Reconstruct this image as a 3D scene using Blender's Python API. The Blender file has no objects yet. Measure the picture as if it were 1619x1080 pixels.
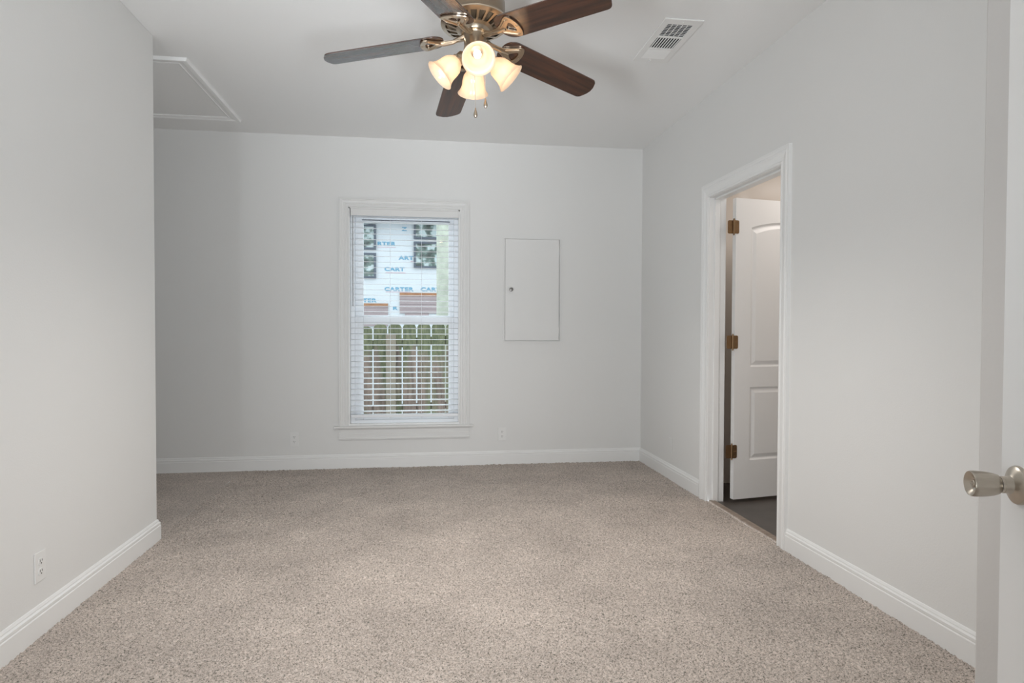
import bpy, bmesh, math, random
import numpy as np
from mathutils import Vector, Matrix
random.seed(4); np.random.seed(4)
SC = bpy.context.scene
C = bpy.context.collection
PI = math.pi
R = math.radians

# ------------------------------------------------------------------ camera, world, light, exposure
W_PX, F_PX = 1619.0, 1019.29
YAW, PITCH, ROLL = .1372, -.0211, .0033
cam_d = bpy.data.cameras.new('camera'); cam = bpy.data.objects.new('camera', cam_d); C.objects.link(cam)
cam_d.sensor_width = 36.0; cam_d.lens = 36.0 * F_PX / W_PX; cam_d.clip_start = .02; cam_d.clip_end = 300
fw = Vector((math.sin(YAW)*math.cos(PITCH), math.cos(YAW)*math.cos(PITCH), math.sin(PITCH)))
r0 = Vector((math.cos(YAW), -math.sin(YAW), 0)); u0 = r0.cross(fw)
rt = math.cos(ROLL)*r0 + math.sin(ROLL)*u0; up = -math.sin(ROLL)*r0 + math.cos(ROLL)*u0
M4 = Matrix((rt, up, -fw)).transposed().to_4x4(); M4.translation = Vector((0, 0, 1.1707))
cam.matrix_world = M4
SC.camera = cam

world = bpy.data.worlds.new('sky'); SC.world = world; world.use_nodes = True
wn = world.node_tree.nodes; wl = world.node_tree.links
bg = wn['Background']; bg.inputs['Color'].default_value = (.86, .93, 1.0, 1); bg.inputs['Strength'].default_value = 2.55

def area(name, loc, rot, sx, sy, power, col):
    l = bpy.data.lights.new(name, 'AREA'); l.shape = 'RECTANGLE'; l.size = sx; l.size_y = sy
    l.energy = power; l.color = col
    o = bpy.data.objects.new(name, l); C.objects.link(o); o.location = loc; o.rotation_euler = rot
    return o
# weak added fill light behind the camera, in front of the rear wall
area('fill_rear', (-.30, -1.27, 1.37), (R(90), 0, 0), 2.2, 2.6, 3, (.90, .955, 1.0))
# two added fill lights behind the camera, aimed up along the ceiling
def aimed_fill(name, fl_loc, fl_to, e, spread, sx, sy):
    fl = area(name, fl_loc, (0, 0, 0), sx, sy, e, (.90, .955, 1.0))
    fl.rotation_euler = (Vector(fl_to)-Vector(fl_loc)).to_track_quat('-Z', 'Y').to_euler(); fl.data.spread = R(spread)
aimed_fill('fill_left', (-1.60, -.95, .6), (-.1, 4.1, 2.74), 30, 85, .5, .9)
aimed_fill('fill_right', (.66, -.95, .6), (-.35, 4.1, 2.74), 20.5, 85, .3, .9)
# unseen ceiling lamp in the room behind the right wall doorway
area('bathroom_ceiling_light', (2.9, 3.7, 2.52), (0, 0, 0), .7, .7, 9, (1.0, .93, .87))
SC.view_settings.view_transform = 'Standard'; SC.view_settings.look = 'None'
SC.view_settings.gamma = 1; SC.view_settings.use_curve_mapping = False
SC.view_settings.exposure = 0.09

# ------------------------------------------------------------------ room numbers (metres)
D, XR, XL, YL, H = 5.481, 1.908, -1.444, 3.745, 2.74
XA, YR = -2.95, -1.3              # alcove side wall, rear wall
WT = .115

# ------------------------------------------------------------------ materials
def mat(name, col, rough=.6, metal=0, bump=0, bscale=60, var=0, vscale=3, coat=0, spec=.5, emit=None, es=0):
    m = bpy.data.materials.new(name); m.use_nodes = True
    n = m.node_tree.nodes; l = m.node_tree.links; b = n['Principled BSDF']
    b.inputs['Base Color'].default_value = (*col, 1); b.inputs['Roughness'].default_value = rough
    b.inputs['Metallic'].default_value = metal; b.inputs['Coat Weight'].default_value = coat
    b.inputs['Specular IOR Level'].default_value = spec
    tc = n.new('ShaderNodeTexCoord')
    if emit: b.inputs['Emission Color'].default_value = (*emit, 1); b.inputs['Emission Strength'].default_value = es
    if bump:
        t = n.new('ShaderNodeTexNoise'); t.inputs['Scale'].default_value = bscale; t.inputs['Detail'].default_value = 4
        l.new(tc.outputs['Object'], t.inputs['Vector'])
        bp = n.new('ShaderNodeBump'); bp.inputs['Strength'].default_value = bump; bp.inputs['Distance'].default_value = .002
        l.new(t.outputs['Fac'], bp.inputs['Height']); l.new(bp.outputs['Normal'], b.inputs['Normal'])
    if var:
        t = n.new('ShaderNodeTexNoise'); t.inputs['Scale'].default_value = vscale; t.inputs['Detail'].default_value = 5
        l.new(tc.outputs['Object'], t.inputs['Vector'])
        r = n.new('ShaderNodeMapRange'); r.inputs['To Min'].default_value = 1-var; r.inputs['To Max'].default_value = 1+var
        l.new(t.outputs['Fac'], r.inputs['Value'])
        mx = n.new('ShaderNodeVectorMath'); mx.operation = 'SCALE'; mx.inputs[0].default_value = col
        l.new(r.outputs['Result'], mx.inputs['Scale']); l.new(mx.outputs['Vector'], b.inputs['Base Color'])
    return m

M = {}
M['wall'] = mat('wall_paint', (.80, .795, .78), .62, bump=.18, bscale=140, var=.012, vscale=1.5)
M['ceil'] = mat('ceiling_paint', (.90, .898, .89), .8, bump=.15, bscale=120)
M['wallshade'] = mat('shade_darkened_wall_paint', (.66, .64, .62), .62, bump=.3, bscale=90)  # wall paint darkened: the near corner's shade is put into the colour
M['trim'] = mat('trim_semigloss', (.87, .867, .855), .32, bump=.03, bscale=30)
M['wintrim'] = mat('window_trim_paint', (.775, .77, .755), .4, bump=.03, bscale=30)
M['door'] = mat('door_semigloss', (.85, .845, .835), .34, bump=.05, bscale=45)
M['vinyl'] = mat('window_vinyl', (.90, .925, .955), .35)
M['slat'] = mat('blind_slat_white', (.90, .92, .95), .38)
M['plate'] = mat('outlet_plastic', (.83, .825, .81), .35)
M['slot'] = mat('outlet_slot', (.12, .11, .10), .6)
M['dark'] = mat('vent_inside', (.03, .03, .035), .9)
M['grille'] = mat('vent_enamel', (.88, .875, .86), .4)
M['nickel'] = mat('satin_nickel', (.49, .44, .375), .29, metal=1)
M['fanmetal'] = mat('brushed_fan_metal', (.52, .43, .33), .28, metal=1, bump=.05, bscale=200)
M['brass'] = mat('aged_brass', (.30, .20, .115), .36, metal=1, var=.2, vscale=60)
M['tile'] = mat('bathroom_tile', (.085, .074, .066), .4, var=.35, vscale=6)
M['bathwall'] = mat('bathroom_wall_paint', (.86, .80, .74), .7)
M['groundm'] = mat('pale_ground', (0.341, 0.341, 0.329), .9, bump=.4, bscale=6, var=.2)
M['wrap'] = mat('house_wrap_white', (0.496, 0.521, 0.552), .55, bump=.3, bscale=3)
M['ink'] = mat('wrap_ink_blue', (0.099, 0.260, 0.384), .6)
M['inkred'] = mat('wrap_ink_pink', (0.446, 0.279, 0.322), .6)
M['winframe'] = mat('house_window_frame', (0.062, 0.074, 0.099), .5)
M['sheath'] = mat('pinkish_siding', (0.285, 0.229, 0.236), .7, var=.12, vscale=4)
M['osb'] = mat('raw_wood_edge', (0.285, 0.136, 0.068), .8, var=.4, vscale=9)
M['post'] = mat('fence_post_wood', (0.248, 0.211, 0.167), .9, bump=.5, bscale=40, var=.15, vscale=12)
M['chain'] = mat('chain_metal', (.75, .72, .66), .3, metal=1)

def carpet_mat():
    m = bpy.data.materials.new('carpet_pile'); m.use_nodes = True
    n = m.node_tree.nodes; l = m.node_tree.links; b = n['Principled BSDF']
    b.inputs['Roughness'].default_value = 1; b.inputs['Specular IOR Level'].default_value = .05
    b.inputs['Sheen Weight'].default_value = .15
    tc = n.new('ShaderNodeTexCoord')
    def noise(s, d, ro=.5):
        t = n.new('ShaderNodeTexNoise'); t.inputs['Scale'].default_value = s; t.inputs['Detail'].default_value = d
        t.inputs['Roughness'].default_value = ro
        l.new(tc.outputs['Object'], t.inputs['Vector']); return t
    t1 = noise(125, 3, .7); t2 = noise(2.2, 6, .65); t3 = noise(260, 1)
    r = n.new('ShaderNodeValToRGB'); e = r.color_ramp.elements
    e[0].position = .36; e[0].color = (.10, .103, .080, 1); e[1].position = .58; e[1].color = (.69, .60, .54, 1)
    x = e.new(.46); x.color = (.43, .372, .326, 1)
    mm = n.new('ShaderNodeMix'); mm.data_type = 'FLOAT'; mm.inputs[0].default_value = .35
    l.new(t1.outputs['Fac'], mm.inputs[2]); l.new(t3.outputs['Fac'], mm.inputs[3])
    l.new(mm.outputs[0], r.inputs['Fac'])
    mr = n.new('ShaderNodeMapRange'); mr.inputs['From Min'].default_value = .3; mr.inputs['From Max'].default_value = .7
    mr.inputs['To Min'].default_value = .84; mr.inputs['To Max'].default_value = 1.14
    l.new(t2.outputs['Fac'], mr.inputs['Value'])
    s = n.new('ShaderNodeVectorMath'); s.operation = 'SCALE'
    l.new(r.outputs['Color'], s.inputs[0]); l.new(mr.outputs['Result'], s.inputs['Scale'])
    l.new(s.outputs['Vector'], b.inputs['Base Color'])
    bp = n.new('ShaderNodeBump'); bp.inputs['Strength'].default_value = .6; bp.inputs['Distance'].default_value = .004
    l.new(t1.outputs['Fac'], bp.inputs['Height']); l.new(bp.outputs['Normal'], b.inputs['Normal'])
    return m
M['carpet'] = carpet_mat()

def wood_mat(name, c1, c2, rough, coat, sx=3, sy=40):
    m = bpy.data.materials.new(name); m.use_nodes = True
    n = m.node_tree.nodes; l = m.node_tree.links; b = n['Principled BSDF']
    b.inputs['Roughness'].default_value = rough; b.inputs['Coat Weight'].default_value = coat
    b.inputs['Coat Roughness'].default_value = .14; b.inputs['Coat IOR'].default_value = 1.75; b.inputs['Specular IOR Level'].default_value = .2
    tc = n.new('ShaderNodeTexCoord'); mp = n.new('ShaderNodeMapping'); mp.inputs['Scale'].default_value = (sx, sy, 10)
    t = n.new('ShaderNodeTexNoise'); t.inputs['Scale'].default_value = 1; t.inputs['Detail'].default_value = 6
    l.new(tc.outputs['Object'], mp.inputs['Vector']); l.new(mp.outputs['Vector'], t.inputs['Vector'])
    r = n.new('ShaderNodeValToRGB'); e = r.color_ramp.elements
    e[0].position = .35; e[0].color = (*c1, 1); e[1].position = .65; e[1].color = (*c2, 1)
    l.new(t.outputs['Fac'], r.inputs['Fac']); l.new(r.outputs['Color'], b.inputs['Base Color'])
    return m
M['blade'] = wood_mat('walnut_blade', (.018, .007, .004), (.066, .022, .010), .5, 1.0)
M['strip'] = wood_mat('threshold_wood', (.22, .17, .135), (.34, .275, .225), .5, .1, 3, 60)

def fence_mat():
    m = bpy.data.materials.new('mossy_fence_boards'); m.use_nodes = True
    n = m.node_tree.nodes; l = m.node_tree.links; b = n['Principled BSDF']
    b.inputs['Roughness'].default_value = .95; b.inputs['Specular IOR Level'].default_value = .1
    tc = n.new('ShaderNodeTexCoord')
    def noise(vec, d=5):
        mp = n.new('ShaderNodeMapping'); mp.inputs['Scale'].default_value = vec
        t = n.new('ShaderNodeTexNoise'); t.inputs['Scale'].default_value = 1; t.inputs['Detail'].default_value = d
        l.new(tc.outputs['Object'], mp.inputs['Vector']); l.new(mp.outputs['Vector'], t.inputs['Vector']); return t
    g = noise((30, 5, 3)); p = noise((6.5, 2, 1.2), 3); q = noise((40, 5, 9), 4)
    r = n.new('ShaderNodeValToRGB'); e = r.color_ramp.elements
    e[0].position = .3; e[0].color = (.13, .10, .085, 1); e[1].position = .7; e[1].color = (.31, .235, .20, 1)
    l.new(g.outputs['Fac'], r.inputs['Fac'])
    r2 = n.new('ShaderNodeValToRGB'); e = r2.color_ramp.elements
    e[0].position = .3; e[0].color = (.085, .10, .06, 1); e[1].position = .7; e[1].color = (.21, .215, .13, 1)
    l.new(q.outputs['Fac'], r2.inputs['Fac'])
    # growth of moss: stronger on the board tops (height on the board) and in patches
    sx = n.new('ShaderNodeSeparateXYZ'); l.new(tc.outputs['Object'], sx.inputs[0])
    mr = n.new('ShaderNodeMapRange'); mr.inputs['From Min'].default_value = .85; mr.inputs['From Max'].default_value = 1.15
    mr.inputs['To Min'].default_value = 0; mr.inputs['To Max'].default_value = .35; l.new(sx.outputs['Z'], mr.inputs['Value'])
    ad = n.new('ShaderNodeMath'); ad.operation = 'ADD'; l.new(mr.outputs['Result'], ad.inputs[0]); l.new(p.outputs['Fac'], ad.inputs[1])
    st = n.new('ShaderNodeMapRange'); st.inputs['From Min'].default_value = .46; st.inputs['From Max'].default_value = .6
    l.new(ad.outputs[0], st.inputs['Value'])
    mx = n.new('ShaderNodeMix'); mx.data_type = 'RGBA'
    l.new(st.outputs['Result'], mx.inputs[0]); l.new(r.outputs['Color'], mx.inputs[6]); l.new(r2.outputs['Color'], mx.inputs[7])
    l.new(mx.outputs[2], b.inputs['Base Color'])
    return m
M['fence'] = fence_mat()
M['pole'] = mat('pale_mossy_pole', (.39, .41, .35), .9, bump=.6, bscale=18, var=.45, vscale=9)

def glass_mat(name='window_glass', gloss=.018, tint=(.97, 1, .99)):
    m = bpy.data.materials.new(name); m.use_nodes = True
    n = m.node_tree.nodes; l = m.node_tree.links; n.remove(n['Principled BSDF'])
    t = n.new('ShaderNodeBsdfTransparent'); t.inputs['Color'].default_value = (*tint, 1)
    g = n.new('ShaderNodeBsdfGlossy'); g.inputs['Roughness'].default_value = .01
    x = n.new('ShaderNodeMixShader'); x.inputs[0].default_value = gloss
    l.new(t.outputs[0], x.inputs[1]); l.new(g.outputs[0], x.inputs[2]); l.new(x.outputs[0], n['Material Output'].inputs[0])
    return m
M['glass'] = glass_mat()

def house_pane_mat():
    m = mat('house_pane_reflections', (.1, .1, .1), .1, spec=.4)
    n = m.node_tree.nodes; l = m.node_tree.links
    tc = n.new('ShaderNodeTexCoord'); t = n.new('ShaderNodeTexNoise'); t.inputs['Scale'].default_value = 4.5; t.inputs['Detail'].default_value = 6
    l.new(tc.outputs['Object'], t.inputs['Vector'])
    r = n.new('ShaderNodeValToRGB'); e = r.color_ramp.elements  # ramp paints bright and dark reflections into the pane colour
    e[0].position = .38; e[0].color = (.04, .05, .045, 1); e[1].position = .56; e[1].color = (.40, .46, .47, 1)
    x = e.new(.5); x.color = (.12, .165, .15, 1)
    l.new(t.outputs['Fac'], r.inputs['Fac']); l.new(r.outputs['Color'], n['Principled BSDF'].inputs['Base Color'])
    return m
M['pane'] = house_pane_mat()

def shade_mat():
    m = bpy.data.materials.new('frosted_alabaster_glass'); m.use_nodes = True
    n = m.node_tree.nodes; l = m.node_tree.links; n.remove(n['Principled BSDF'])
    tr = n.new('ShaderNodeBsdfTranslucent'); tr.inputs['Color'].default_value = (1, .86, .73, 1)
    tp = n.new('ShaderNodeBsdfTransparent'); tp.inputs['Color'].default_value = (1, .93, .82, 1)
    df = n.new('ShaderNodeBsdfDiffuse'); df.inputs['Color'].default_value = (.88, .80, .70, 1)
    gl = n.new('ShaderNodeBsdfGlossy'); gl.inputs['Roughness'].default_value = .15
    tc = n.new('ShaderNodeTexCoord'); t = n.new('ShaderNodeTexNoise'); t.inputs['Scale'].default_value = 22; t.inputs['Detail'].default_value = 3
    l.new(tc.outputs['Object'], t.inputs['Vector'])
    mr = n.new('ShaderNodeMapRange'); mr.inputs['To Min'].default_value = .22; mr.inputs['To Max'].default_value = .5
    l.new(t.outputs['Fac'], mr.inputs['Value'])
    a = n.new('ShaderNodeMixShader'); l.new(mr.outputs['Result'], a.inputs[0]); l.new(tr.outputs[0], a.inputs[1]); l.new(tp.outputs[0], a.inputs[2])
    b = n.new('ShaderNodeMixShader'); b.inputs[0].default_value = .35; l.new(a.outputs[0], b.inputs[1]); l.new(df.outputs[0], b.inputs[2])
    c = n.new('ShaderNodeMixShader'); c.inputs[0].default_value = .06; l.new(b.outputs[0], c.inputs[1]); l.new(gl.outputs[0], c.inputs[2])
    l.new(c.outputs[0], n['Material Output'].inputs[0])
    return m
M['shade'] = shade_mat()
M['bulb'] = mat('lit_bulb', (1, .95, .9), .3, emit=(1.0, .86, .68), es=2.2)

# ------------------------------------------------------------------ mesh helpers
def obj(name, bm, m, parent=None, smooth=False, bevel=0, bseg=2):
    bmesh.ops.recalc_face_normals(bm, faces=bm.faces)
    me = bpy.data.meshes.new(name); bm.to_mesh(me); bm.free()
    me.materials.append(m)
    if smooth:
        for p in me.polygons: p.use_smooth = True
        me.set_sharp_from_angle(angle=R(32))
    o = bpy.data.objects.new(name, me); C.objects.link(o)
    if parent: o.parent = parent
    if bevel:
        b = o.modifiers.new('bevel', 'BEVEL'); b.width = bevel; b.segments = bseg; b.limit_method = 'ANGLE'; b.angle_limit = R(40)
    return o
def empty(name, loc=(0, 0, 0), rot=(0, 0, 0)):
    o = bpy.data.objects.new(name, None); C.objects.link(o); o.empty_display_size = .1
    o.location = loc; o.rotation_euler = rot; return o
def tag(o, label, cat, group=None, kind=None):
    o['label'] = label; o['category'] = cat
    if group: o['group'] = group
    if kind: o['kind'] = kind
    return o
def struct(name, bm, m, label, cat, **k):
    return tag(obj(name, bm, m, **k), label, cat, kind='structure')
def B(*boxes):
    bm = bmesh.new()
    for b in boxes: box(bm, *b)
    return bm
def box(bm, x0, x1, y0, y1, z0, z1, mtx=None):
    v = [bm.verts.new((x, y, z)) for z in (z0, z1) for y in (y0, y1) for x in (x0, x1)]
    for f in ((0, 1, 3, 2), (4, 6, 7, 5), (0, 4, 5, 1), (2, 3, 7, 6), (0, 2, 6, 4), (1, 5, 7, 3)):
        bm.faces.new([v[i] for i in f])
    if mtx is not None: bmesh.ops.transform(bm, matrix=mtx, verts=v)
    return v
def lathe(bm, prof, seg=40, mtx=None, a0=0, a1=2*PI):
    full = abs(a1-a0-2*PI) < 1e-6
    rings = []
    for (r, z) in prof:
        if r < 1e-6: rings.append([bm.verts.new((0, 0, z))]); continue
        rings.append([bm.verts.new((r*math.cos(a0+(a1-a0)*i/seg), r*math.sin(a0+(a1-a0)*i/seg), z)) for i in range(seg if full else seg+1)])
    vs = [v for q in rings for v in q]
    for a, b in zip(rings, rings[1:]):
        n = max(len(a), len(b))
        for i in range(n if full else n-1):
            j = (i+1) % n
            if len(a) == 1 and len(b) == 1: continue
            if len(a) == 1: bm.faces.new((a[0], b[i], b[j]))
            elif len(b) == 1: bm.faces.new((a[i], b[0], a[j]))
            else: bm.faces.new((a[i], b[i], b[j], a[j]))
    if mtx is not None: bmesh.ops.transform(bm, matrix=mtx, verts=vs)
    return vs
def tube(bm, pts, r, seg=8):
    rings = []
    pts = [Vector(p) for p in pts]
    for i, p in enumerate(pts):
        d = (pts[min(i+1, len(pts)-1)] - pts[max(i-1, 0)]).normalized()
        a = d.orthogonal().normalized() if i == 0 else (pa - d*pa.dot(d)).normalized()
        pa = a; b = d.cross(a)
        rr = r[i] if isinstance(r, (list, tuple)) else r
        rings.append([bm.verts.new(p + rr*(math.cos(2*PI*k/seg)*a + math.sin(2*PI*k/seg)*b)) for k in range(seg)])
    for a, b in zip(rings, rings[1:]):
        for k in range(seg): bm.faces.new((a[k], a[(k+1) % seg], b[(k+1) % seg], b[k]))
    bm.faces.new(rings[0]); bm.faces.new(rings[-1][::-1])
def plate(bm, outer, holes, z0, z1, mtx=None):
    """flat plate with holes: outlines in xy, thickness z0..z1"""
    before = set(bm.verts)
    def loop(pts, z): return [bm.verts.new((p[0], p[1], z)) for p in pts]
    for z in (z0, z1):
        es = []
        for pts in [outer] + holes:
            vs = loop(pts, z)
            for i in range(len(vs)): es.append(bm.edges.new((vs[i], vs[(i+1) % len(vs)])))
        bmesh.ops.triangle_fill(bm, use_beauty=True, edges=es)
    for pts in [outer] + holes:
        a = loop(pts, z0); b = loop(pts, z1)
        for i in range(len(a)):
            j = (i+1) % len(a); bm.faces.new((a[i], a[j], b[j], b[i]))
    vs = [v for v in bm.verts if v not in before]
    bmesh.ops.remove_doubles(bm, verts=vs, dist=1e-6)
    if mtx is not None: bmesh.ops.transform(bm, matrix=mtx, verts=[v for v in bm.verts if v not in before])
def u_casing(bm, x0, x1, zb, zt, prof, mp, closed=False):
    """moulding round an opening; prof = (outward offset, depth); mp maps (x, z, depth) to world"""
    rows = []
    for u, d in prof:
        if closed: pts = [(x0-u, zb-u), (x0-u, zt+u), (x1+u, zt+u), (x1+u, zb-u)]
        else: pts = [(x0-u, zb), (x0-u, zt+u), (x1+u, zt+u), (x1+u, zb)]
        rows.append([bm.verts.new(mp(x, z, d)) for x, z in pts])
    n = 4 if closed else 3
    m = len(rows)
    for i in range(m):
        a, b = rows[i], rows[(i+1) % m]
        for k in range(n): bm.faces.new((a[k], a[(k+1) % 4], b[(k+1) % 4], b[k]))
    if not closed:
        bm.faces.new([r[0] for r in rows]); bm.faces.new([r[3] for r in rows][::-1])
def sweep(bm, path, prof):
    """path: xy points, moulding stands to the left side of the walking direction; prof = (out, z)"""
    P = [Vector(p).to_2d() for p in path]
    rows = []
    for i, p in enumerate(P):
        ds = []
        if i > 0: ds.append((P[i]-P[i-1]).normalized())
        if i < len(P)-1: ds.append((P[i+1]-P[i]).normalized())
        ns = [Vector((-d.y, d.x)) for d in ds]
        n = ns[0] if len(ns) == 1 else (ns[0]+ns[1])/(1+ns[0].dot(ns[1]))
        rows.append([bm.verts.new((p.x+n.x*o, p.y+n.y*o, z)) for o, z in prof])
    m = len(prof)
    for a, b in zip(rows, rows[1:]):
        for k in range(m): bm.faces.new((a[k], a[(k+1) % m], b[(k+1) % m], b[k]))
    bm.faces.new(rows[0][::-1]); bm.faces.new(rows[-1])

# ------------------------------------------------------------------ room shell
# window opening in the back wall, doorway in the right wall
WX0, WX1, WZ0, WZ1 = -.613, .310, .352, 2.167
DY0, DY1, DZ1 = 3.245, 4.130, 2.052
BY0, BY1, BX1 = 2.55, 4.62, 3.75      # bathroom
struct('wall_back', B((XA-WT, WX0, D, D+WT, -.1, H), (WX1, XR+WT, D, D+WT, -.1, H), (WX0, WX1, D, D+WT, -.1, WZ0), (WX0, WX1, D, D+WT, WZ1, H)),
       M['wall'], 'off-white back wall with the window and the electrical panel cover', 'wall')
struct('wall_right', B((XR, XR+WT, 1.6, DY0, -.1, H), (XR, XR+WT, DY1, D, -.1, H), (XR, XR+WT, DY0, DY1, DZ1, H)),
       M['wall'], 'off-white right wall with the doorway to the tiled room', 'wall')
struct('wall_near_right', B((1.537, XR+WT, .05, 1.6, -.1, H)), M['wallshade'], 'narrow off-white wall corner, shade painted into its colour, just left of the nearest door', 'wall', bevel=.006)
struct('wall_left', B((XA-WT, XL, -.2, YL, -.1, H)), M['wall'], 'bright off-white near wall on the left with an outside corner', 'wall', bevel=.004)
struct('wall_alcove', B((XA-WT, XA, YL, D, -.1, H)), M['wall'], 'off-white side wall of the recess behind the left corner', 'wall')
struct('wall_rear', B((XA-WT, 1.0, YR-WT, YR, -.1, H), (XA-WT, XA, YR, -.2, -.1, H), (.85, 1.0, YR, -.1, -.1, H), (.85, 1.537, -.1, .05, -.1, H)), M['wall'], 'off-white wall behind the viewer', 'wall')
struct('ceiling', B((XA-WT, XR+WT, YR-WT, D+WT, H, H+.12)), M['ceil'], 'flat off-white painted ceiling', 'ceiling')

# carpet: finely tufted surface
def carpet():
    g = .006
    xs = np.arange(XL-.01, XR+.01, g); ys = np.arange(1.15, D+.005, g)
    nx, ny = len(xs), len(ys)
    X, Y = np.meshgrid(xs, ys)
    Z = np.random.rand(ny, nx)
    Z = (Z + .5*np.roll(Z, 1, 0) + .5*np.roll(Z, 1, 1))/2
    big = np.zeros_like(X)
    for k in range(10):
        a = np.random.rand()*PI; f = np.random.uniform(4, 16); p = np.random.rand()*6
        big += np.sin(f*(X*math.cos(a)+Y*math.sin(a))+p)
    Z = (Z-.5)*.014 + big*.0004 - .001
    X = X + (np.random.rand(ny, nx)-.5)*g*.8; Y = Y + (np.random.rand(ny, nx)-.5)*g*.8
    X = np.clip(X, XL-.01, XR+.02)
    co = np.stack([X, Y, Z], -1).reshape(-1, 3)
    # the part of the recess behind the left corner
    idx = np.arange(nx*ny).reshape(ny, nx)
    q = np.stack([idx[:-1, :-1], idx[:-1, 1:], idx[1:, 1:], idx[1:, :-1]], -1).reshape(-1, 4)
    me = bpy.data.meshes.new('floor')
    extra = np.array([(XA, YL, -.002), (XL-.01, YL, -.002), (XL-.01, D, -.002), (XA, D, -.002),
                      (XA, YR, -.002), (XR, YR, -.002), (XR, 1.16, -.002), (XA, 1.16, -.002)])
    n0 = len(co); co = np.vstack([co, extra]); q = np.vstack([q, [[n0, n0+1, n0+2, n0+3], [n0+4, n0+5, n0+6, n0+7]]])
    me.vertices.add(len(co)); me.vertices.foreach_set('co', co.ravel())
    me.loops.add(q.size); me.loops.foreach_set('vertex_index', q.ravel().astype(np.int32))
    me.polygons.add(len(q)); me.polygons.foreach_set('loop_start', np.arange(0, q.size, 4, dtype=np.int32))
    me.update(calc_edges=True); me.materials.append(M['carpet'])
    o = bpy.data.objects.new('floor', me); C.objects.link(o)
    return tag(o, 'beige-brown cut pile carpet covering the whole room', 'carpet', kind='structure')
carpet()

BASE = [(0, 0), (.0155, 0), (.0155, .083), (.0125, .087), (.0135, .091), (.0135, .1), (.010, .103), (.0075, .106), (.0075, .110), (.0035, .118), (0, .12)]
BASE = [(o, z-.004 if z == 0 else z-.004) for o, z in BASE]
def baseboard(name, path, label):
    bm = bmesh.new(); sweep(bm, path, BASE); return struct(name, bm, M['trim'], label, 'baseboard')
baseboard('baseboard_back', [(XR, D), (XA, D)], 'white moulded baseboard along the back wall')
baseboard('baseboard_right', [(XR, DY1+.105), (XR, D)][::1], 'short white baseboard between the doorway and the far corner')
baseboard('baseboard_right', [(XR, 1.6), (XR, DY0-.092)], 'white moulded baseboard along the right wall in front of the doorway')
baseboard('baseboard_left', [(XA, YL), (XL, YL), (XL, -.2)], 'white moulded baseboard along the left wall and round its corner')

# ------------------------------------------------------------------ doorway trim on the right wall
CAS = [(0, 0), (0, .010), (.004, .013), (.012, .013), (.016, .0105), (.030, .012), (.046, .016), (.052, .0185), (.062, .0185), (.066, .016), (.072, .019), (.088, .019), (.088, 0)]
bm = bmesh.new()
u_casing(bm, DY0-.004, DY1+.0, -.01, DZ1+.0, CAS, lambda a, z, d: (XR-d, a, z))
struct('trim_1', bm, M['trim'], 'white moulded door casing around the doorway in the right wall', 'door casing')
J = .018
bm = B((XR-.002, XR+WT+.002, DY0-.001, DY0+.004, -.01, DZ1), (XR-.002, XR+WT+.002, DY1-.004, DY1+.001, -.01, DZ1), (XR-.002, XR+WT+.002, DY0, DY1, DZ1-.004, DZ1+.001),
       (XR+.035, XR+.072, DY0+.004, DY0+.015, -.01, DZ1), (XR+.035, XR+.072, DY1-.015, DY1-.004, -.01, DZ1), (XR+.035, XR+.072, DY0, DY1, DZ1-.016, DZ1-.004))
struct('trim_2', bm, M['trim'], 'white door jamb with its stop inside the right doorway', 'door jamb', bevel=.0015)
bm = B((XR+.012, XR+.055, DY0+.004, DY1-.004, -.012, .007))
tag(obj('threshold_strip', bm, M['strip'], bevel=.004), 'brown wooden transition strip between the carpet and the dark tile floor', 'threshold')

# bathroom shell
struct('floor', B((XR+.05, BX1, BY0, BY1, -.06, -.006)), M['tile'], 'dark grey-brown tile floor beyond the right doorway', 'tile floor')
struct('wall_bathroom', B((BX1, BX1+.1, BY0, BY1, -.06, H), (XR+WT, BX1, BY1, BY1+.1, -.06, H), (XR+WT, BX1, BY0-.1, BY0, -.06, H)), M['bathwall'], 'warm beige wall of the room beyond the doorway', 'wall')
struct('ceiling', B((XR+WT, BX1+.1, BY0-.1, BY1+.1, H-.1, H+.02)), M['bathwall'], 'ceiling of the room beyond the doorway', 'ceiling')

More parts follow.
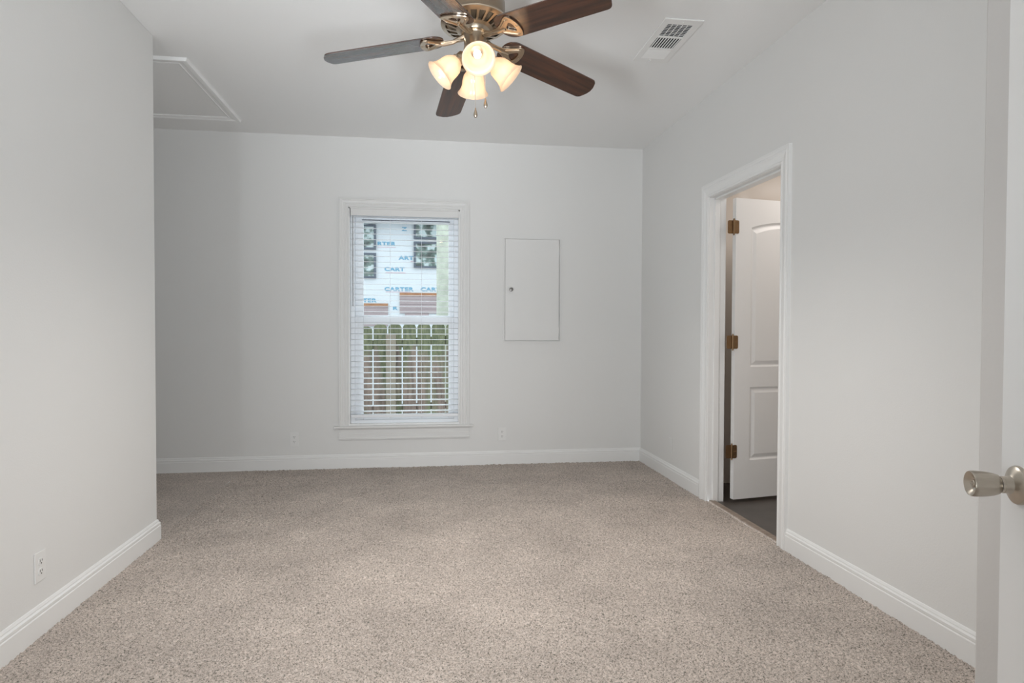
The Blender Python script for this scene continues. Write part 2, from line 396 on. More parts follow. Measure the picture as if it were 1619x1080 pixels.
# ------------------------------------------------------------------ moulded two-panel doors
def arch_loop(x0, x1, z0, z1, rise, ins):
    x0 += ins; x1 -= ins; z0 += ins; z1 -= ins
    pts = [(x0, z0), (x1, z0), (x1, z1)]
    if rise:
        n = 14
        for i in range(1, n):
            t = i/n; pts.append((x1+(x0-x1)*t, z1+rise*math.sin(PI*t)**.8))
    pts.append((x0, z1))
    return pts
def door_leaf_bm(w, z0, z1, th):
    """leaf in local x 0..w, y 0..th; both faces moulded"""
    bm = bmesh.new()
    panels = [(.125, w-.125, .912, 1.852, .046), (.125, w-.125, .278, .775, 0)]
    for y, s in ((0, 1), (th, -1)):
        es = []
        def lp(pts, yy): return [bm.verts.new((px, yy, pz)) for px, pz in pts]
        out = lp([(0, z0), (w, z0), (w, z1), (0, z1)], y)
        for i in range(4): es.append(bm.edges.new((out[i], out[(i+1) % 4])))
        for x0, x1, a, b, rise in panels:
            loops = [lp(arch_loop(x0, x1, a, b, rise, i), y+s*d) for i, d in ((0, 0), (.004, .004), (.012, .0100), (.020, .0090), (.040, .0015))]
            l0 = loops[0]
            for i in range(len(l0)): es.append(bm.edges.new((l0[i], l0[(i+1) % len(l0)])))
            for p, q in zip(loops, loops[1:]):
                for i in range(len(p)):
                    j = (i+1) % len(p); bm.faces.new((p[i], p[j], q[j], q[i]))
            bm.faces.new(loops[-1])
        bmesh.ops.triangle_fill(bm, use_beauty=True, edges=es)
    vs = {}
    def gv(x, y, z): return bm.verts.new((x, y, z))
    for a, b in (((0, z0), (w, z0)), ((w, z0), (w, z1)), ((w, z1), (0, z1)), ((0, z1), (0, z0))):
        bm.faces.new((gv(a[0], 0, a[1]), gv(b[0], 0, b[1]), gv(b[0], th, b[1]), gv(a[0], th, a[1])))
    bmesh.ops.remove_doubles(bm, verts=bm.verts, dist=1e-5)
    return bm

d1 = empty('door_1', (2.073, 4.080, 0), (0, 0, R(10)))
tag(d1, 'white two-panel arched door standing open beyond the right doorway, on three brass hinges', 'door', kind='structure')
obj('door_leaf', door_leaf_bm(.83, .018, 2.045, .035), M['door'], d1)
def hinge_bm():
    bm = bmesh.new()
    tube(bm, [(0, 0, -.047), (0, 0, .047)], .0062, 14)
    for z in (-.051, .051): lathe(bm, [(0, z-.006), (.005, z-.004), (.0045, z+.003), (0, z+.006)], 12)
    return bm
def leaf_plate(bm, mtx):
    w, h, r = .036, .0445, .010
    pts = [(0, -h), (w-r, -h)] + [(w-r+r*math.sin(t), -h+r-r*math.cos(t)) for t in (R(30), R(60), R(90))] + \
          [(w-r+r*math.cos(t), h-r+r*math.sin(t)) for t in (0, R(30), R(60), R(90))] + [(0, h)]
    plate(bm, pts, [], 0, .0025, mtx)
for z in (1.850, 1.080, .343):
    bm = hinge_bm()
    # pin between jamb edge and door edge; one plate on the jamb, one on the leaf edge
    inv = Matrix.Rotation(R(-10), 4, 'Z')
    up90 = Matrix.Rotation(R(90), 4, 'X')
    leaf_plate(bm, Matrix.Translation((.004, -.0, 0)) @ up90)                       # on the door face side
    leaf_plate(bm, inv @ Matrix.Translation((-.004, .006, 0)) @ Matrix.Rotation(PI, 4, 'Z') @ up90)
    for sx in (.015, .027):
        for sz in (-.03, 0, .03):
            lathe(bm, [(0, 0), (.0035, 0), (.0025, -.001), (0, -.001)], 8, Matrix.Translation((.004+sx, -.0035, sz)) @ Matrix.Rotation(R(-90), 4, 'X'))
    h = obj('hinge', bm, M['brass'], d1, smooth=False); h.location = (-.022, .020, z)
    h.location = (-.018, -.002, z)

# near door with its knob
ED = Vector((.962, .955)); ang = R(252.0)
d2 = empty('door_2', (ED.x, ED.y, 0), (0, 0, ang))
tag(d2, 'white door standing open at the right edge, nearest the viewer, with a nickel knob', 'door', kind='structure')
obj('door_leaf', door_leaf_bm(.80, .018, 2.045, .035), M['door'], d2).location = (0, 0, 0)
# ------------------------------------------------------------------ knob (local: +x along leaf from latch edge, face normal is -y)
kn = empty('door_knob', (.050, 0, .921)); kn.parent = d2
AX = Matrix.Rotation(R(90), 4, 'X')   # lathe z -> -y
bm = bmesh.new(); lathe(bm, [(0, 0), (.0310, 0), (.0310, .003), (.0298, .006), (.026, .0085), (.019, .011), (.0145, .0135), (.0135, .018), (.0135, .0245), (0, .0245)], 56, AX)
obj('rose', bm, M['nickel'], kn, smooth=True)
bm = bmesh.new(); lathe(bm, [(0, .016), (.0130, .016), (.0130, .0300), (.0148, .0302), (.0160, .0315), (.0182, .039), (.0197, .048), (.0206, .058), (.0208, .065), (.0204, .0700), (.0196, .0715), (.0182, .0710),
                                (.0120, .066), (.0062, .063), (0, .063)], 56, AX)
obj('knob_body', bm, M['nickel'], kn, smooth=True)
bm = bmesh.new(); lathe(bm, [(.0060, .061), (.0060, .0665), (.005, .0675), (0, .0675)], 24, AX); box(bm, -.004, .004, -.0690, -.066, -.0008, .0008)
obj('key_cylinder', bm, M['nickel'], kn, smooth=False)
bm = bmesh.new(); lathe(bm, [(.0131, .0285), (.0136, .0287), (.0136, .0297), (.0131, .0299)], 40, AX)
obj('neck_groove', bm, M['slot'], kn)
# latch plate on the door edge
bm = B((-.0012, .0005, .005, .030, .893, .949)); obj('latch_plate', bm, M['nickel'], d2)

# ------------------------------------------------------------------ window
win = empty('window_1', (-.1515, D, WZ0))
tag(win, 'white double-hung window with a moulded casing in the back wall', 'window', kind='structure')
def wobj(name, bm, m, parent=win, **k):
    o = obj(name, bm, m, parent, **k)
    if parent is win: o.matrix_parent_inverse = Matrix.Translation(-Vector(win.location))
    return o
WC = [(0, 0), (0, .008), (.003, .012), (.010, .012), (.013, .009), (.024, .009), (.028, .0125), (.036, .0125), (.040, .010), (.050, .012), (.056, .016), (.062, .0165), (.066, .0205), (.080, .0205), (.080, 0)]
bm = bmesh.new(); u_casing(bm, WX0+.003, WX1-.003, .352, WZ1-.003, WC, lambda a, z, d: (a, D-d, z)); wobj('casing', bm, M['wintrim'])
wobj('stool', B((-.727, .424, D-.034, D+.0, .334, .352), (WX0, WX1, D, D+.05, .334, .352)), M['wintrim'], bevel=.003)
AP = [(0, .238), (.016, .238), (.017, .248), (.012, .258), (.012, .285), (.009, .290), (.009, .318), (.013, .334), (0, .334)]
bm = bmesh.new(); sweep(bm, [(.392, D), (-.691, D)], AP); wobj('apron', bm, M['wintrim'])
# reveal and vinyl frame
Y0, Y1 = D+.05, D+WT
wobj('jamb_liner', B((WX0-.001, WX0+.012, D, Y1, WZ0, WZ1), (WX1-.012, WX1+.001, D, Y1, WZ0, WZ1), (WX0, WX1, D, Y1, WZ1-.012, WZ1+.001), (WX0, WX1, D+.001, Y1, WZ0-.01, WZ0+.014)), M['trim'])
fx0, fx1 = WX0+.012, WX1-.012
wobj('vinyl_frame', B((fx0, fx0+.036, Y0, Y1-.005, WZ0+.012, WZ1-.012), (fx1-.036, fx1, Y0, Y1-.005, WZ0+.012, WZ1-.012), (fx0+.036, fx1-.036, Y0, Y1-.005, WZ1-.072, WZ1-.012), (fx0+.036, fx1-.036, Y0, Y1-.005, WZ0+.012, WZ0+.040)), M['vinyl'], bevel=.002)
gx0, gx1 = -.497, .216
def sash(name, y0, y1, z0, z1, gz0, gz1):
    s = wobj(name, B((fx0+.036, gx0, y0, y1, z0, z1), (gx1, fx1-.036, y0, y1, z0, z1), (gx0, gx1, y0, y1, z0, gz0), (gx0, gx1, y0, y1, gz1, z1)), M['vinyl'], bevel=.003)
    g = obj('pane', B((gx0-.004, gx1+.004, (y0+y1)/2-.002, (y0+y1)/2+.002, gz0-.004, gz1+.004)), M['glass'], s)
    return s
sash('upper_sash', D+.085, D+.108, 1.20, WZ1-.072, 1.274, 2.058)
sash('lower_sash', D+.058, D+.082, WZ0+.040, 1.262, .432, 1.196)
wobj('shadow_gap_strip', B((gx0-.01, gx1+.01, D+.045, D+.0495, 2.066, 2.072)), M['winframe'])  # added dark strip standing in for the shadow gap above the upper sash
wobj('sash_lock', B((-.18, -.12, D+.05, D+.06, 1.255, 1.270)), M['vinyl'], bevel=.002)
wobj('outer_sill', B((WX0, WX1, Y1, Y1+.06, .30, .33)), M['vinyl'])

# ------------------------------------------------------------------ blind
bl = empty('window_blind', (-.149, D+.022, 2.15))
tag(bl, 'white horizontal slat blind lowered over the window, slats open', 'blind')
def bobj(name, bm, m, parent=bl, **k):
    o = obj(name, bm, m, parent, **k); o.matrix_parent_inverse = Matrix.Translation(-Vector(bl.location)); return o
bx0, bx1, by = -.596, .298, D+.022
bobj('valance', B((bx0+.001, bx1-.001, D+.0, D+.006, 2.098, 2.154)), M['wintrim'], bevel=.0015)
bobj('head_rail', B((bx0+.008, bx1-.008, D+.007, D+.045, 2.108, 2.152)), M['slat'])
sl = bmesh.new(); N = 36; pitch = (2.088-.468)/(N-1)
for i in range(N):
    z = .468 + pitch*i
    dz = random.uniform(-.0005, .0005)
    t = R(-4.5 + random.uniform(-.5, .5))
    # room-side edge lower
    box(sl, bx0+.003, bx1-.003, -.0235, .0235, -.0014, .0014, Matrix.Translation((0, by, z+dz)) @ Matrix.Rotation(-t, 4, 'X'))
bobj('slats', sl, M['slat'])
bobj('bottom_rail', B((bx0+.002, bx1-.002, by-.024, by+.024, .418, .442)), M['slat'], bevel=.003)
for x in (-.535, -.271, -.012, .240):
    bm = bmesh.new()
    tube(bm, [(x, by-.0255, .44), (x, by-.0255, 2.11)], .0009, 5); tube(bm, [(x, by+.0255, .44), (x, by+.0255, 2.11)], .0009, 5)
    bobj('ladder_cord', bm, M['slat'])
for x in (-.535, -.271, -.012, .240):
    bm = bmesh.new(); lathe(bm, [(0, .410), (.006, .411), (.006, .4185), (0, .4185)], 12, Matrix.Translation((x, by-.01, 0))); bobj('cord_button', bm, M['slat'])
bm = bmesh.new(); tube(bm, [(-.574, by-.031, 1.345), (-.574, by-.031, 2.085)], .0032, 8); tube(bm, [(-.574, by-.031, 2.085), (-.574, by-.018, 2.105)], .0015, 6)
bobj('tilt_wand', bm, mat('wand_grey', (.35, .35, .36), .25))

# ------------------------------------------------------------------ electrical panel cover
pn = empty('panel_cover', (.93, D, 1.49))
tag(pn, 'painted electrical panel cover with a small knob, on the back wall right of the window', 'panel cover')
def pobj(name, bm, m, **k):
    o = obj(name, bm, m, pn, **k); o.matrix_parent_inverse = Matrix.Translation(-Vector(pn.location)); return o
M['panelpaint'] = mat('panel_paint', (.80, .795, .78), .5)
pobj('frame', B((.680, .690, D-.013, D, 1.046, 1.937), (1.170, 1.182, D-.013, D, 1.046, 1.937), (.690, 1.170, D-.013, D, 1.046, 1.057), (.690, 1.170, D-.013, D, 1.931, 1.937)), M['panelpaint'])
pobj('door', B((.693, 1.161, D-.017, D-.004, 1.065, 1.929)), M['panelpaint'], bevel=.001)
for z in (1.15, 1.825):
    bm = bmesh.new(); tube(bm, [(1.1645, D-.014, z-.025), (1.1645, D-.014, z+.025)], .004, 8); pobj('hinge', bm, M['panelpaint'])
bm = bmesh.new(); lathe(bm, [(0, 0), (.008, 0), (.007, .006), (.010, .011), (.015, .015), (.0165, .020), (.013, .026), (0, .028)], 28, Matrix.Translation((.744, D-.018, 1.498)) @ AX)
pobj('knob', bm, mat('dull_knob_metal', (.24, .23, .22), .35, metal=1), smooth=True)

# ------------------------------------------------------------------ outlets
def outlet(loc, rz, label, painted=False, grp=None):
    t = empty('electrical_outlet', loc, (0, 0, rz)); tag(t, label, 'outlet', grp)
    m = M['panelpaint'] if painted else M['plate']
    obj('cover_plate', B((-.035, .035, -.005, 0, -.0575, .0575)), m, t, bevel=.0025)
    if painted: return t
    for s in (-1, 1):
        bm = bmesh.new(); pts = []
        for i in range(28):
            a = 2*PI*i/28; pts.append((.0165*math.cos(a), max(-.0135, min(.0135, .0165*math.sin(a)))))
        plate(bm, pts, [], 0, .0022, Matrix.Translation((0, -.0050, s*.0195)) @ AX)
        f = obj('receptacle', bm, m, t)
        bm = B((-.0075, -.0052, -.0082, -.0068, s*.0195-.001, s*.0195+.008), (.0052, .0075, -.0082, -.0068, s*.0195, s*.0195+.0075))
        lathe(bm, [(0, 0), (.0027, 0), (.0027, .001), (0, .001)], 10, Matrix.Translation((0, -.0072, s*.0195-.0065)) @ AX)
        obj('slots', bm, M['slot'], f)
    bm = bmesh.new(); lathe(bm, [(0, 0), (.003, 0), (.002, .0012), (0, .0013)], 12, Matrix.Translation((0, -.005, 0)) @ AX); obj('screw', bm, M['plate'], t)
    return t
outlet((-1.047, D, .247), 0, 'white duplex outlet low on the back wall, left of the window', grp='duplex outlets low on the walls')
outlet((.672, D, .259), 0, 'white duplex outlet low on the back wall, right of the window', grp='duplex outlets low on the walls')
outlet((XL, 2.653, .259), R(90), 'white duplex outlet on the left wall, closest to the viewer', grp='duplex outlets low on the walls')
outlet((XR, 4.785, .262), R(-90), 'painted-over blank cover plate on the right wall between the corner and the doorway', painted=True)

# ------------------------------------------------------------------ ceiling register
vt = empty('air_vent', (1.315, 3.41, H)); tag(vt, 'white metal ceiling air register with dark grilles, right of the fan', 'air vent')
def vobj(name, bm, m, **k):
    o = obj(name, bm, m, vt, **k); return o
L2, W2 = .262, .104
zf = -.008
def rect(x0, x1, y0, y1): return [(x0, y0), (x1, y0), (x1, y1), (x0, y1)]
s1 = (-.068, .068, -.205, -.068); s2 = (-.068, .068, -.052, .078); s3 = (-.068, .068, .094, .205)
bm = bmesh.new(); plate(bm, rect(-W2, W2, -L2, L2), [rect(*s) for s in (s1, s2, s3)], zf, 0)
vobj('frame', bm, M['grille'], bevel=.003)
vobj('duct', B((-.075, .075, -.215, .215, -.0006, -.0001)), M['dark'])
bm = bmesh.new()
for i in range(8):
    y = s1[2] + (i+.5)*(s1[3]-s1[2])/8 + .004
    box(bm, s1[0], s1[1], -.006, .006, -.0008, .0008, Matrix.Translation((0, y, -.006)) @ Matrix.Rotation(R(20), 4, 'X'))
for i in range(5):
    x = s1[0] + (i+.5)*(s1[1]-s1[0])/5+.01; box(bm, x-.002, x+.002, s1[2], s1[3], -.0085, -.0065)
vobj('cross_louvers', bm, M['grille'])
bm = bmesh.new()
for i in range(9):
    x = s2[0] + (i+.5)*(s2[1]-s2[0])/9
    box(bm, -.0026, .0026, s2[2], s2[3], -.0008, .0008, Matrix.Translation((x, 0, -.005)) @ Matrix.Rotation(R(50), 4, 'Y'))
vobj('long_louvers', bm, M['grille'])
bm = bmesh.new()
for i in range(8):
    y = s3[2] + (i+.5)*(s3[3]-s3[2])/8
    box(bm, s3[0], s3[1], -.0085, .0085, -.0008, .0008, Matrix.Translation((0, y, -.006)) @ Matrix.Rotation(R(-22), 4, 'X'))
vobj('far_louvers', bm, M['grille'])
for y in (-.235, .235):
    bm = bmesh.new(); lathe(bm, [(0, -.0105), (.004, -.010), (.004, -.008), (0, -.008)], 12, Matrix.Translation((0, y, 0))); vobj('screw', bm, M['grille'])
vobj('lever', B((-.012, -.008, .225, .245, -.018, -.008)), M['grille'])

# ------------------------------------------------------------------ attic hatch
ht = empty('attic_hatch', (-1.75, 4.59, H)); tag(ht, 'white ceiling access hatch in a moulded frame, behind the left wall corner', 'attic hatch')
HP = [(0, 0), (0, .008), (.010, .012), (.016, .009), (.034, .012), (.042, .017), (.060, .019), (.072, .019), (.078, 0)]
bm = bmesh.new(); u_casing(bm, -.70+.0, .307, -.497, .497, HP, lambda a, b, d: (a, b, -d), closed=True)
obj('frame', bm, M['ceil'], ht)
obj('hatch_panel', B((-.70, .307, -.497, .497, -.003, 0)), M['ceil'], ht)

# ------------------------------------------------------------------ ceiling fan
FX, FY, FZ = .2212, 2.8107, 2.4267
fan = empty('ceiling_fan', (FX, FY, FZ), (-.0983, -.0141, 0))
tag(fan, 'brushed nickel ceiling fan with five dark walnut blades and four lit glass shades', 'ceiling fan')
fm = M['fanmetal']
inv = Matrix.Rotation(.0983, 4, 'X') @ Matrix.Rotation(.0141, 4, 'Y')
bm = bmesh.new(); lathe(bm, [(0, .045), (.070, .045), (.072, .038), (.066, .010), (.045, -.02), (.020, -.03), (0, -.03)], 48)
cn = obj('canopy', bm, fm, fan, smooth=True); cn.location = (-.003, .0, .264); cn.rotation_euler = (.0983, .0141, 0)
bm = bmesh.new(); tube(bm, [(0, 0, .19), (0, 0, .245)], .013, 16); obj('downrod', bm, fm, fan, smooth=True)
# motor housing
bm = bmesh.new()
lathe(bm, [(0, .200), (.060, .200), (.100, .192), (.126, .172), (.133, .150), (.133, .078), (.139, .074), (.142, .066), (.139, .060), (.125, .060), (0, .060)], 64)
obj('motor_housing', bm, mat('bronze_housing_metal', (.25, .195, .14), .3, metal=1), fan, smooth=True)
# slotted vent ring under the housing (slanted dish with cut-outs)
ring = bmesh.new(); nseg = 20
def dish(r): return .026 + (r-.062)/(.145-.062)*.030
def rp(r, a, dz=0): return (r*math.cos(a), r*math.sin(a), dish(r)+dz)
for k in range(nseg):
    a0, a1 = 2*PI*k/nseg, 2*PI*(k+1)/nseg
    da = (a1-a0)
    for (ra, rb, fa, fb) in ((.062, .080, 0, 1), (.126, .146, 0, 1), (.080, .126, 0, .30)):
        n = 3
        for i in range(n):
            b0 = a0 + da*(fa+(fb-fa)*i/n); b1 = a0 + da*(fa+(fb-fa)*(i+1)/n)
            sh = .0 if rb < .126 else 0
            q = [rp(ra, b0), rp(rb, b0), rp(rb, b1), rp(ra, b1)]
            lo = [ring.verts.new((x, y, z)) for x, y, z in q]; hi = [ring.verts.new((x, y, z+.006)) for x, y, z in q]
            ring.faces.new(lo); ring.faces.new(hi[::-1])
            for j in range(4): ring.faces.new((lo[j], lo[(j+1) % 4], hi[(j+1) % 4], hi[j]))
bmesh.ops.remove_doubles(ring, verts=ring.verts, dist=1e-5)
obj('vent_ring', ring, fm, fan)
bm = bmesh.new(); lathe(bm, [(0, .058), (.118, .058), (.118, .052), (0, .045)], 40); obj('motor_core', bm, mat('motor_dark', (.12, .09, .06), .6), fan)
bm = bmesh.new(); lathe(bm, [(0, .05), (.064, .05), (.066, .030), (.062, .020), (.058, .012), (.048, .010), (0, .010)], 48); obj('hub', bm, fm, fan, smooth=True)
# switch housing and light fitter
bm = bmesh.new(); lathe(bm, [(0, .012), (.050, .012), (.0505, .008), (.0475, .004), (.0475, -.050), (.0500, -.054), (.050, -.060), (.046, -.066), (.040, -.085), (.030, -.104), (.018, -.112), (.010, -.118), (.006, -.126), (0, -.128)], 48)
obj('switch_housing', bm, fm, fan, smooth=True)
# blades and irons
PH, BW, BP, DROOP = 2.9762, .1359, .1872, .1195
def blade_outline():
    w = BW/2; pts = []
    r0b, r1b = .135, .660
    def arc(cx, cy, r, a, b, n=7): return [(cx+r*math.cos(a+(b-a)*i/n), cy+r*math.sin(a+(b-a)*i/n)) for i in range(n+1)]
    pts += arc(r0b+.055, -w+.055-.004, .055, R(180), R(270))[0:]
    tipr = .030
    pts += arc(r1b-tipr-.012, -w+tipr, tipr, R(-90), R(-20), 6)
    pts += [(r1b-.0035, -w*.35), (r1b, 0), (r1b-.0035, w*.35)]
    pts += arc(r1b-tipr-.012, w-tipr, tipr, R(20), R(90), 6)
    pts += arc(r0b+.055, w-.055+.004, .055, R(90), R(180))
    return pts
def sm(pts, n=2):
    for _ in range(n):
        q = []
        for i in range(len(pts)):
            a, b = pts[i], pts[(i+1) % len(pts)]
            q += [(.75*a[0]+.25*b[0], .75*a[1]+.25*b[1]), (.25*a[0]+.75*b[0], .25*a[1]+.75*b[1])]
        pts = q
    return pts
iron_out = [(.050, -.011), (.100, -.010), (.130, -.011), (.155, -.022), (.180, -.040), (.200, -.054), (.216, -.058), (.226, -.050), (.236, -.028), (.240, 0),
            (.236, .028), (.226, .050), (.216, .058), (.200, .054), (.180, .040), (.155, .022), (.130, .011), (.100, .010), (.050, .011)]
iron_hole = sm([(.172, 0), (.186, -.016), (.206, -.034), (.216, -.030), (.222, 0), (.216, .030), (.206, .034), (.186, .016)], 2)
for k in range(5):
    a = PH + k*2*PI/5
    # blade local frame: x outward, drooping, pitched round x
    m = Matrix.Rotation(a, 4, 'Z') @ Matrix.Rotation(math.atan(DROOP), 4, 'Y') @ Matrix.Rotation(-BP, 4, 'X')
    bm = bmesh.new(); plate(bm, blade_outline(), [], .000, .0055)
    b = obj('blade', bm, M['blade'], fan, bevel=.0015); b.matrix_local = m
    ib = bmesh.new(); plate(ib, sm([(x, y*(1.1 if x > .14 else 1.25)) for x, y in iron_out], 1), [[(.2+(x-.2)*.86, y*.84) for x, y in iron_hole]], -.0075, -.001)
    # raised rib running from the hub and round the flare
    tube(ib, [(.045, 0, .010), (.07, 0, .002), (.10, 0, -.008), (.135, 0, -.010), (.172, 0, -.008)], [.011, .010, .0085, .0085, .006], 12)
    for s in (-1, 1):
        tube(ib, [(.150, s*.012, -.008), (.178, s*.031, -.0085), (.203, s*.047, -.008)], [.0035, .004, .0035], 8)
        lathe(ib, [(0, -.0105), (.005, -.0095), (.0055, -.0075), (0, -.0075)], 12, Matrix.Translation((.209, s*.046, 0)))
    lathe(ib, [(0, -.0105), (.005, -.0095), (.0055, -.0075), (0, -.0075)], 12, Matrix.Translation((.230, 0, 0)))
    i_ = obj('blade_iron', ib, fm, fan, bevel=.001); i_.matrix_local = m
sp = bpy.data.lights.new('lamp_light', 'SPOT'); sp.energy = 84; sp.color = (1.0, .965, .93); sp.spot_size = R(160); sp.spot_blend = 1.0; sp.shadow_soft_size = .09
so = bpy.data.objects.new('lamp_light', sp); C.objects.link(so); so.parent = fan; so.location = (0, 0, -.40); so.rotation_euler = (.0983, .0141, 0)
# four lights
for k in range(4):
    a = R(-90 + 90*k)
    tilt = R(47)
    base = Matrix.Rotation(a, 4, 'Z') @ Matrix.Translation((.050, 0, -.082)) @ Matrix.Rotation(-tilt, 4, 'Y')   # local -z is the light's axis
    bm = bmesh.new()
    tube(bm, [(-.014, 0, .03), (-.004, 0, .012), (0, 0, -.004)], [.010, .011, .014], 16)
    lathe(bm, [(0, 0), (.020, 0), (.0225, -.004), (.0225, -.028), (.0275, -.032), (.0275, -.040), (0, -.040)], 32)
    arm = obj('lamp_socket', bm, fm, fan, smooth=True); arm.matrix_local = base
    bm = bmesh.new()
    out = [(.0255, -.034), (.0285, -.042), (.037, -.052), (.0450, -.066), (.0485, -.084), (.0505, -.104), (.0555, -.122), (.0635, -.136), (.0690, -.142)]
    inn = [(r-.003, z) for r, z in out][::-1]; inn[0] = (.0675, -.1435)
    pr = out + inn
    n = 48; rows = []
    for r, z in pr:
        wv = max(0, (-z-.118)/.026)
        rows.append([bm.verts.new((r*math.cos(2*PI*i/n), r*math.sin(2*PI*i/n), z)) for i in range(n)])
    for p, q in zip(rows, rows[1:] + rows[:1]):
        for i in range(n): bm.faces.new((p[i], p[(i+1) % n], q[(i+1) % n], q[i]))
    s = obj('lamp_shade', bm, M['shade'], fan, smooth=True); s.matrix_local = base
    bm = bmesh.new(); lathe(bm, [(0, -.040), (.011, -.040), (.012, -.052), (.0165, -.066), (.017, -.078), (.012, -.092), (.006, -.103), (0, -.112)], 24)
    bu = obj('light_bulb', bm, M['bulb'], fan, smooth=True); bu.matrix_local = base
    l = bpy.data.lights.new('bulb_light', 'POINT'); l.energy = .21; l.color = (1.0, .74, .48); l.shadow_soft_size = .02
    lo = bpy.data.objects.new('bulb_light', l); C.objects.link(lo); lo.parent = fan
    lo.matrix_local = base @ Matrix.Translation((0, 0, -.122))
# pull chains
for x, y, z0, z1 in ((-.006, -.030, -.100, -.330), (.040, -.006, -.075, -.276)):
    bm = bmesh.new(); tube(bm, [(x, y, z0), (x, y, z1)], .0011, 6)
    n = int((z0-z1)/.006)
    for i in range(n): 
        z = z0-(i+.5)*(z0-z1)/n; lathe(bm, [(0, z+.002), (.0019, z), (0, z-.002)], 6, Matrix.Translation((x, y, 0)))
    ch = obj('pull_chain', bm, M['chain'], fan)
    bm = bmesh.new(); lathe(bm, [(0, z1+.004), (.0025, z1), (.003, z1-.006), (.0065, z1-.018), (.0085, z1-.028), (.008, z1-.034), (.0045, z1-.040), (0, z1-.042)], 20, Matrix.Translation((x, y, 0)))
    obj('chain_pull', bm, M['fanmetal'], ch, smooth=True)

# ------------------------------------------------------------------ outside: ground, fence, pole, wrapped house
struct('ground', B((-14, 14, D+WT+.02, 40, -.95, -.75)), M['groundm'], 'pale ground outside the window', 'ground')
fe = empty('wooden_fence', (0, 7.0, -.75)); tag(fe, 'mossy weathered dog-eared wooden fence outside the window', 'fence')
def fobj(name, bm, m, parent=fe, **k):
    o = obj(name, bm, m, parent, **k)
    o.matrix_parent_inverse = Matrix.Translation(-Vector(fe.location)); return o
PS, PG = .1535, .014
for k in range(-9, 10):
    gx = -.220 + k*PS       # gap centre on the left of this board
    x0, x1 = gx+PG/2, gx+PS-PG/2
    top = 1.213 + .012*k/3 + random.uniform(-.004, .004) - .02*(k < -2)
    c = .038
    pts = [(x0, -.72), (x1, -.72), (x1, top-c), (x1-c*.35, top-c*.35), (x1-c*1.1, top), (x0+c*1.1, top), (x0+c*.35, top-c*.35), (x0, top-c)]
    bm = bmesh.new(); plate(bm, pts, [], 0, .016, Matrix.Translation((0, 7.0+random.uniform(-.002, .002), 0)) @ AX)
    fobj('picket', bm, M['fence'])
for zl, zr, hh in ((.985, 1.035, .095), (.300, .330, .070), (-.45, -.42, .09)):
    bm = bmesh.new(); mt = Matrix.Translation((-.15, 7.03, (zl+zr)/2)) @ Matrix.Rotation(-math.atan((zr-zl)/.75), 4, 'Y')
    box(bm, -1.5, 1.5, -.028, .02, -hh/2, hh/2, mt)
    fobj('rail', bm, M['fence'])
fobj('post', B((-.385, -.285, 6.86, 6.96, -.75, 1.095)), M['post'], bevel=.004)
fobj('post', B((2.0, 2.1, 6.86, 6.96, -.75, 1.095)), M['post'], bevel=.004)

bm = bmesh.new(); rr = random.Random(2); n = 24; rows = []
for i in range(40):
    z = -.75 + i*.16; rows.append([bm.verts.new((.335+(.150+rr.uniform(-.003, .003))*math.cos(2*PI*j/n), 9.0+(.150+rr.uniform(-.003, .003))*math.sin(2*PI*j/n), z)) for j in range(n)])
for p, q in zip(rows, rows[1:]):
    for j in range(n): bm.faces.new((p[j], p[(j+1) % n], q[(j+1) % n], q[j]))
bm.faces.new(rows[0]); bm.faces.new(rows[-1])
tag(obj('wooden_pole', bm, M['pole'], smooth=True), 'pale green mossy pole standing behind the fence, seen through the upper sash', 'pole')

HY = 16.0
hs = empty('unfinished_house', (0, HY, -.75)); tag(hs, 'unfinished house in white printed wrap across the fence, with dark-framed windows', 'house')
def hobj(name, bm, m, parent=hs, **k):
    o = obj(name, bm, m, parent, **k); 
    if parent is hs: o.matrix_parent_inverse = Matrix.Translation(-Vector(hs.location))
    return o
hobj('wall', B((-5.5, 5.5, HY, HY+5, -.75, 5.2)), M['wrap'])
bm = bmesh.new()
v = [(-6, 2.86), (-1.45, 3.635), (-1.04, 3.705), (6, 3.715), (6, 4.6), (-6, 4.6)]
a = [bm.verts.new((x, HY-.45, z)) for x, z in v]; b = [bm.verts.new((x, HY-.001, z)) for x, z in v]
bm.faces.new(a); bm.faces.new(b[::-1])
for i in range(len(v)): bm.faces.new((a[i], a[(i+1) % len(v)], b[(i+1) % len(v)], b[i]))
hobj('soffit', bm, mat('soffit_grey', (.40, .43, .47), .7))
def hwin(x0, x1, z0, z1):
    t = .05
    f = hobj('window', B((x0, x0+t, HY-.06, HY-.001, z0, z1), (x1-t, x1, HY-.06, HY-.001, z0, z1), (x0+t, x1-t, HY-.06, HY-.001, z0, z0+t), (x0+t, x1-t, HY-.06, HY-.001, z1-t, z1)), M['winframe'])
    p = obj('pane', B((x0+t, x1-t, HY-.03, HY-.002, z0+t, z1-t)), M['pane'], f)
hwin(-.224, .90, 2.625, 3.27); hwin(-.224, .90, 3.335, 3.78)
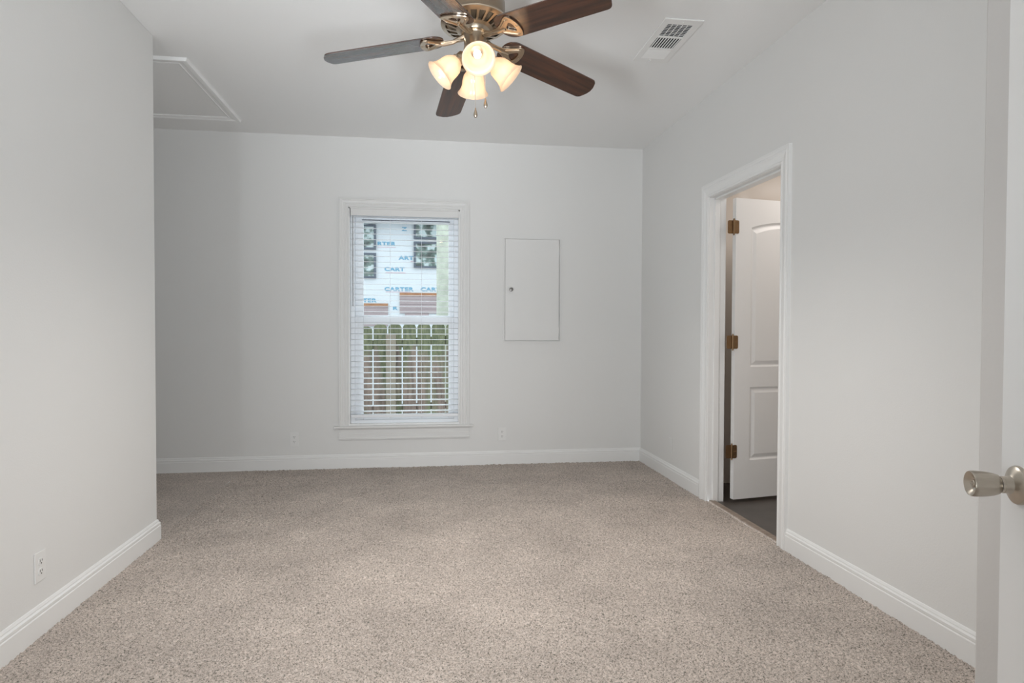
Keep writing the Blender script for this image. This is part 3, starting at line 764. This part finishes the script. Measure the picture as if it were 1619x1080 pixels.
hwin(-2.1, -1.13, 2.36, 2.975); hwin(-2.1, -1.13, 3.055, 3.66)
def hsid(x0, x1, z0, z1):
    bm = bmesh.new(); z = z0; 
    while z < z1-.08:
        zt = min(z+.11, z1-.08); box(bm, x0, x1, HY-.03, HY-.002, z, zt-.008); box(bm, x0, x1, HY-.016, HY-.002, zt-.008, zt); z = zt
    s = hobj('siding_panel', bm, M['sheath'])
    obj('board_edge', B((x0, x1, HY-.035, HY-.002, z1-.08, z1)), M['osb'], s)
hsid(-.565, .46, 1.52, 2.02); hsid(-2.3, -.845, 1.20, 1.755)
hobj('siding_panel', B((-.44, .14, HY-.03, HY-.002, 1.43, 1.53)), M['sheath'])
# printed wrap lettering
def word(txt, x, z, size=.125):
    cu = bpy.data.curves.new('lettering', 'FONT'); cu.body = txt; cu.size = size; cu.extrude = .001; cu.space_character = 1.12; cu.offset = .0055
    tmp = bpy.data.objects.new('lettering', cu); C.objects.link(tmp)
    bpy.context.view_layer.update()
    dg = bpy.context.evaluated_depsgraph_get(); me = bpy.data.meshes.new_from_object(tmp.evaluated_get(dg))
    bpy.data.objects.remove(tmp); me.name = 'lettering'; me.materials.clear(); me.materials.append(M['ink'])
    me.transform(Matrix.Translation((x, HY-.004, z)) @ Matrix.Rotation(R(90), 4, 'X') @ Matrix.Diagonal((1.38, 1, 1, 1)))
    o = bpy.data.objects.new('lettering', me); C.objects.link(o); o.parent = hs; o.matrix_parent_inverse = Matrix.Translation(-Vector(hs.location))
    return o
WORDS = [('RTER', -1.10, 3.165), ('CART', -.93, 2.552), ('ART', -.58, 2.83), ('CARTER', -.93, 2.065), ('CART', -.055, 2.068), ('RTER', -1.56, 1.785), ('R', -.73, 1.605), ('CARTER', -.49, 1.56), ('Z', -.51, 3.53)]
for w_, x_, z_ in WORDS: word(w_, x_, z_)
for x0, x1, z in ((-1.10, -.66, 3.115), (-.90, -.42, 2.50), (-.30, -.24, 2.78), (-.9, -.3, 2.03)):
    hobj('print_line', B((x0, x1, HY-.004, HY-.001, z, z+.012)), M['inkred'])
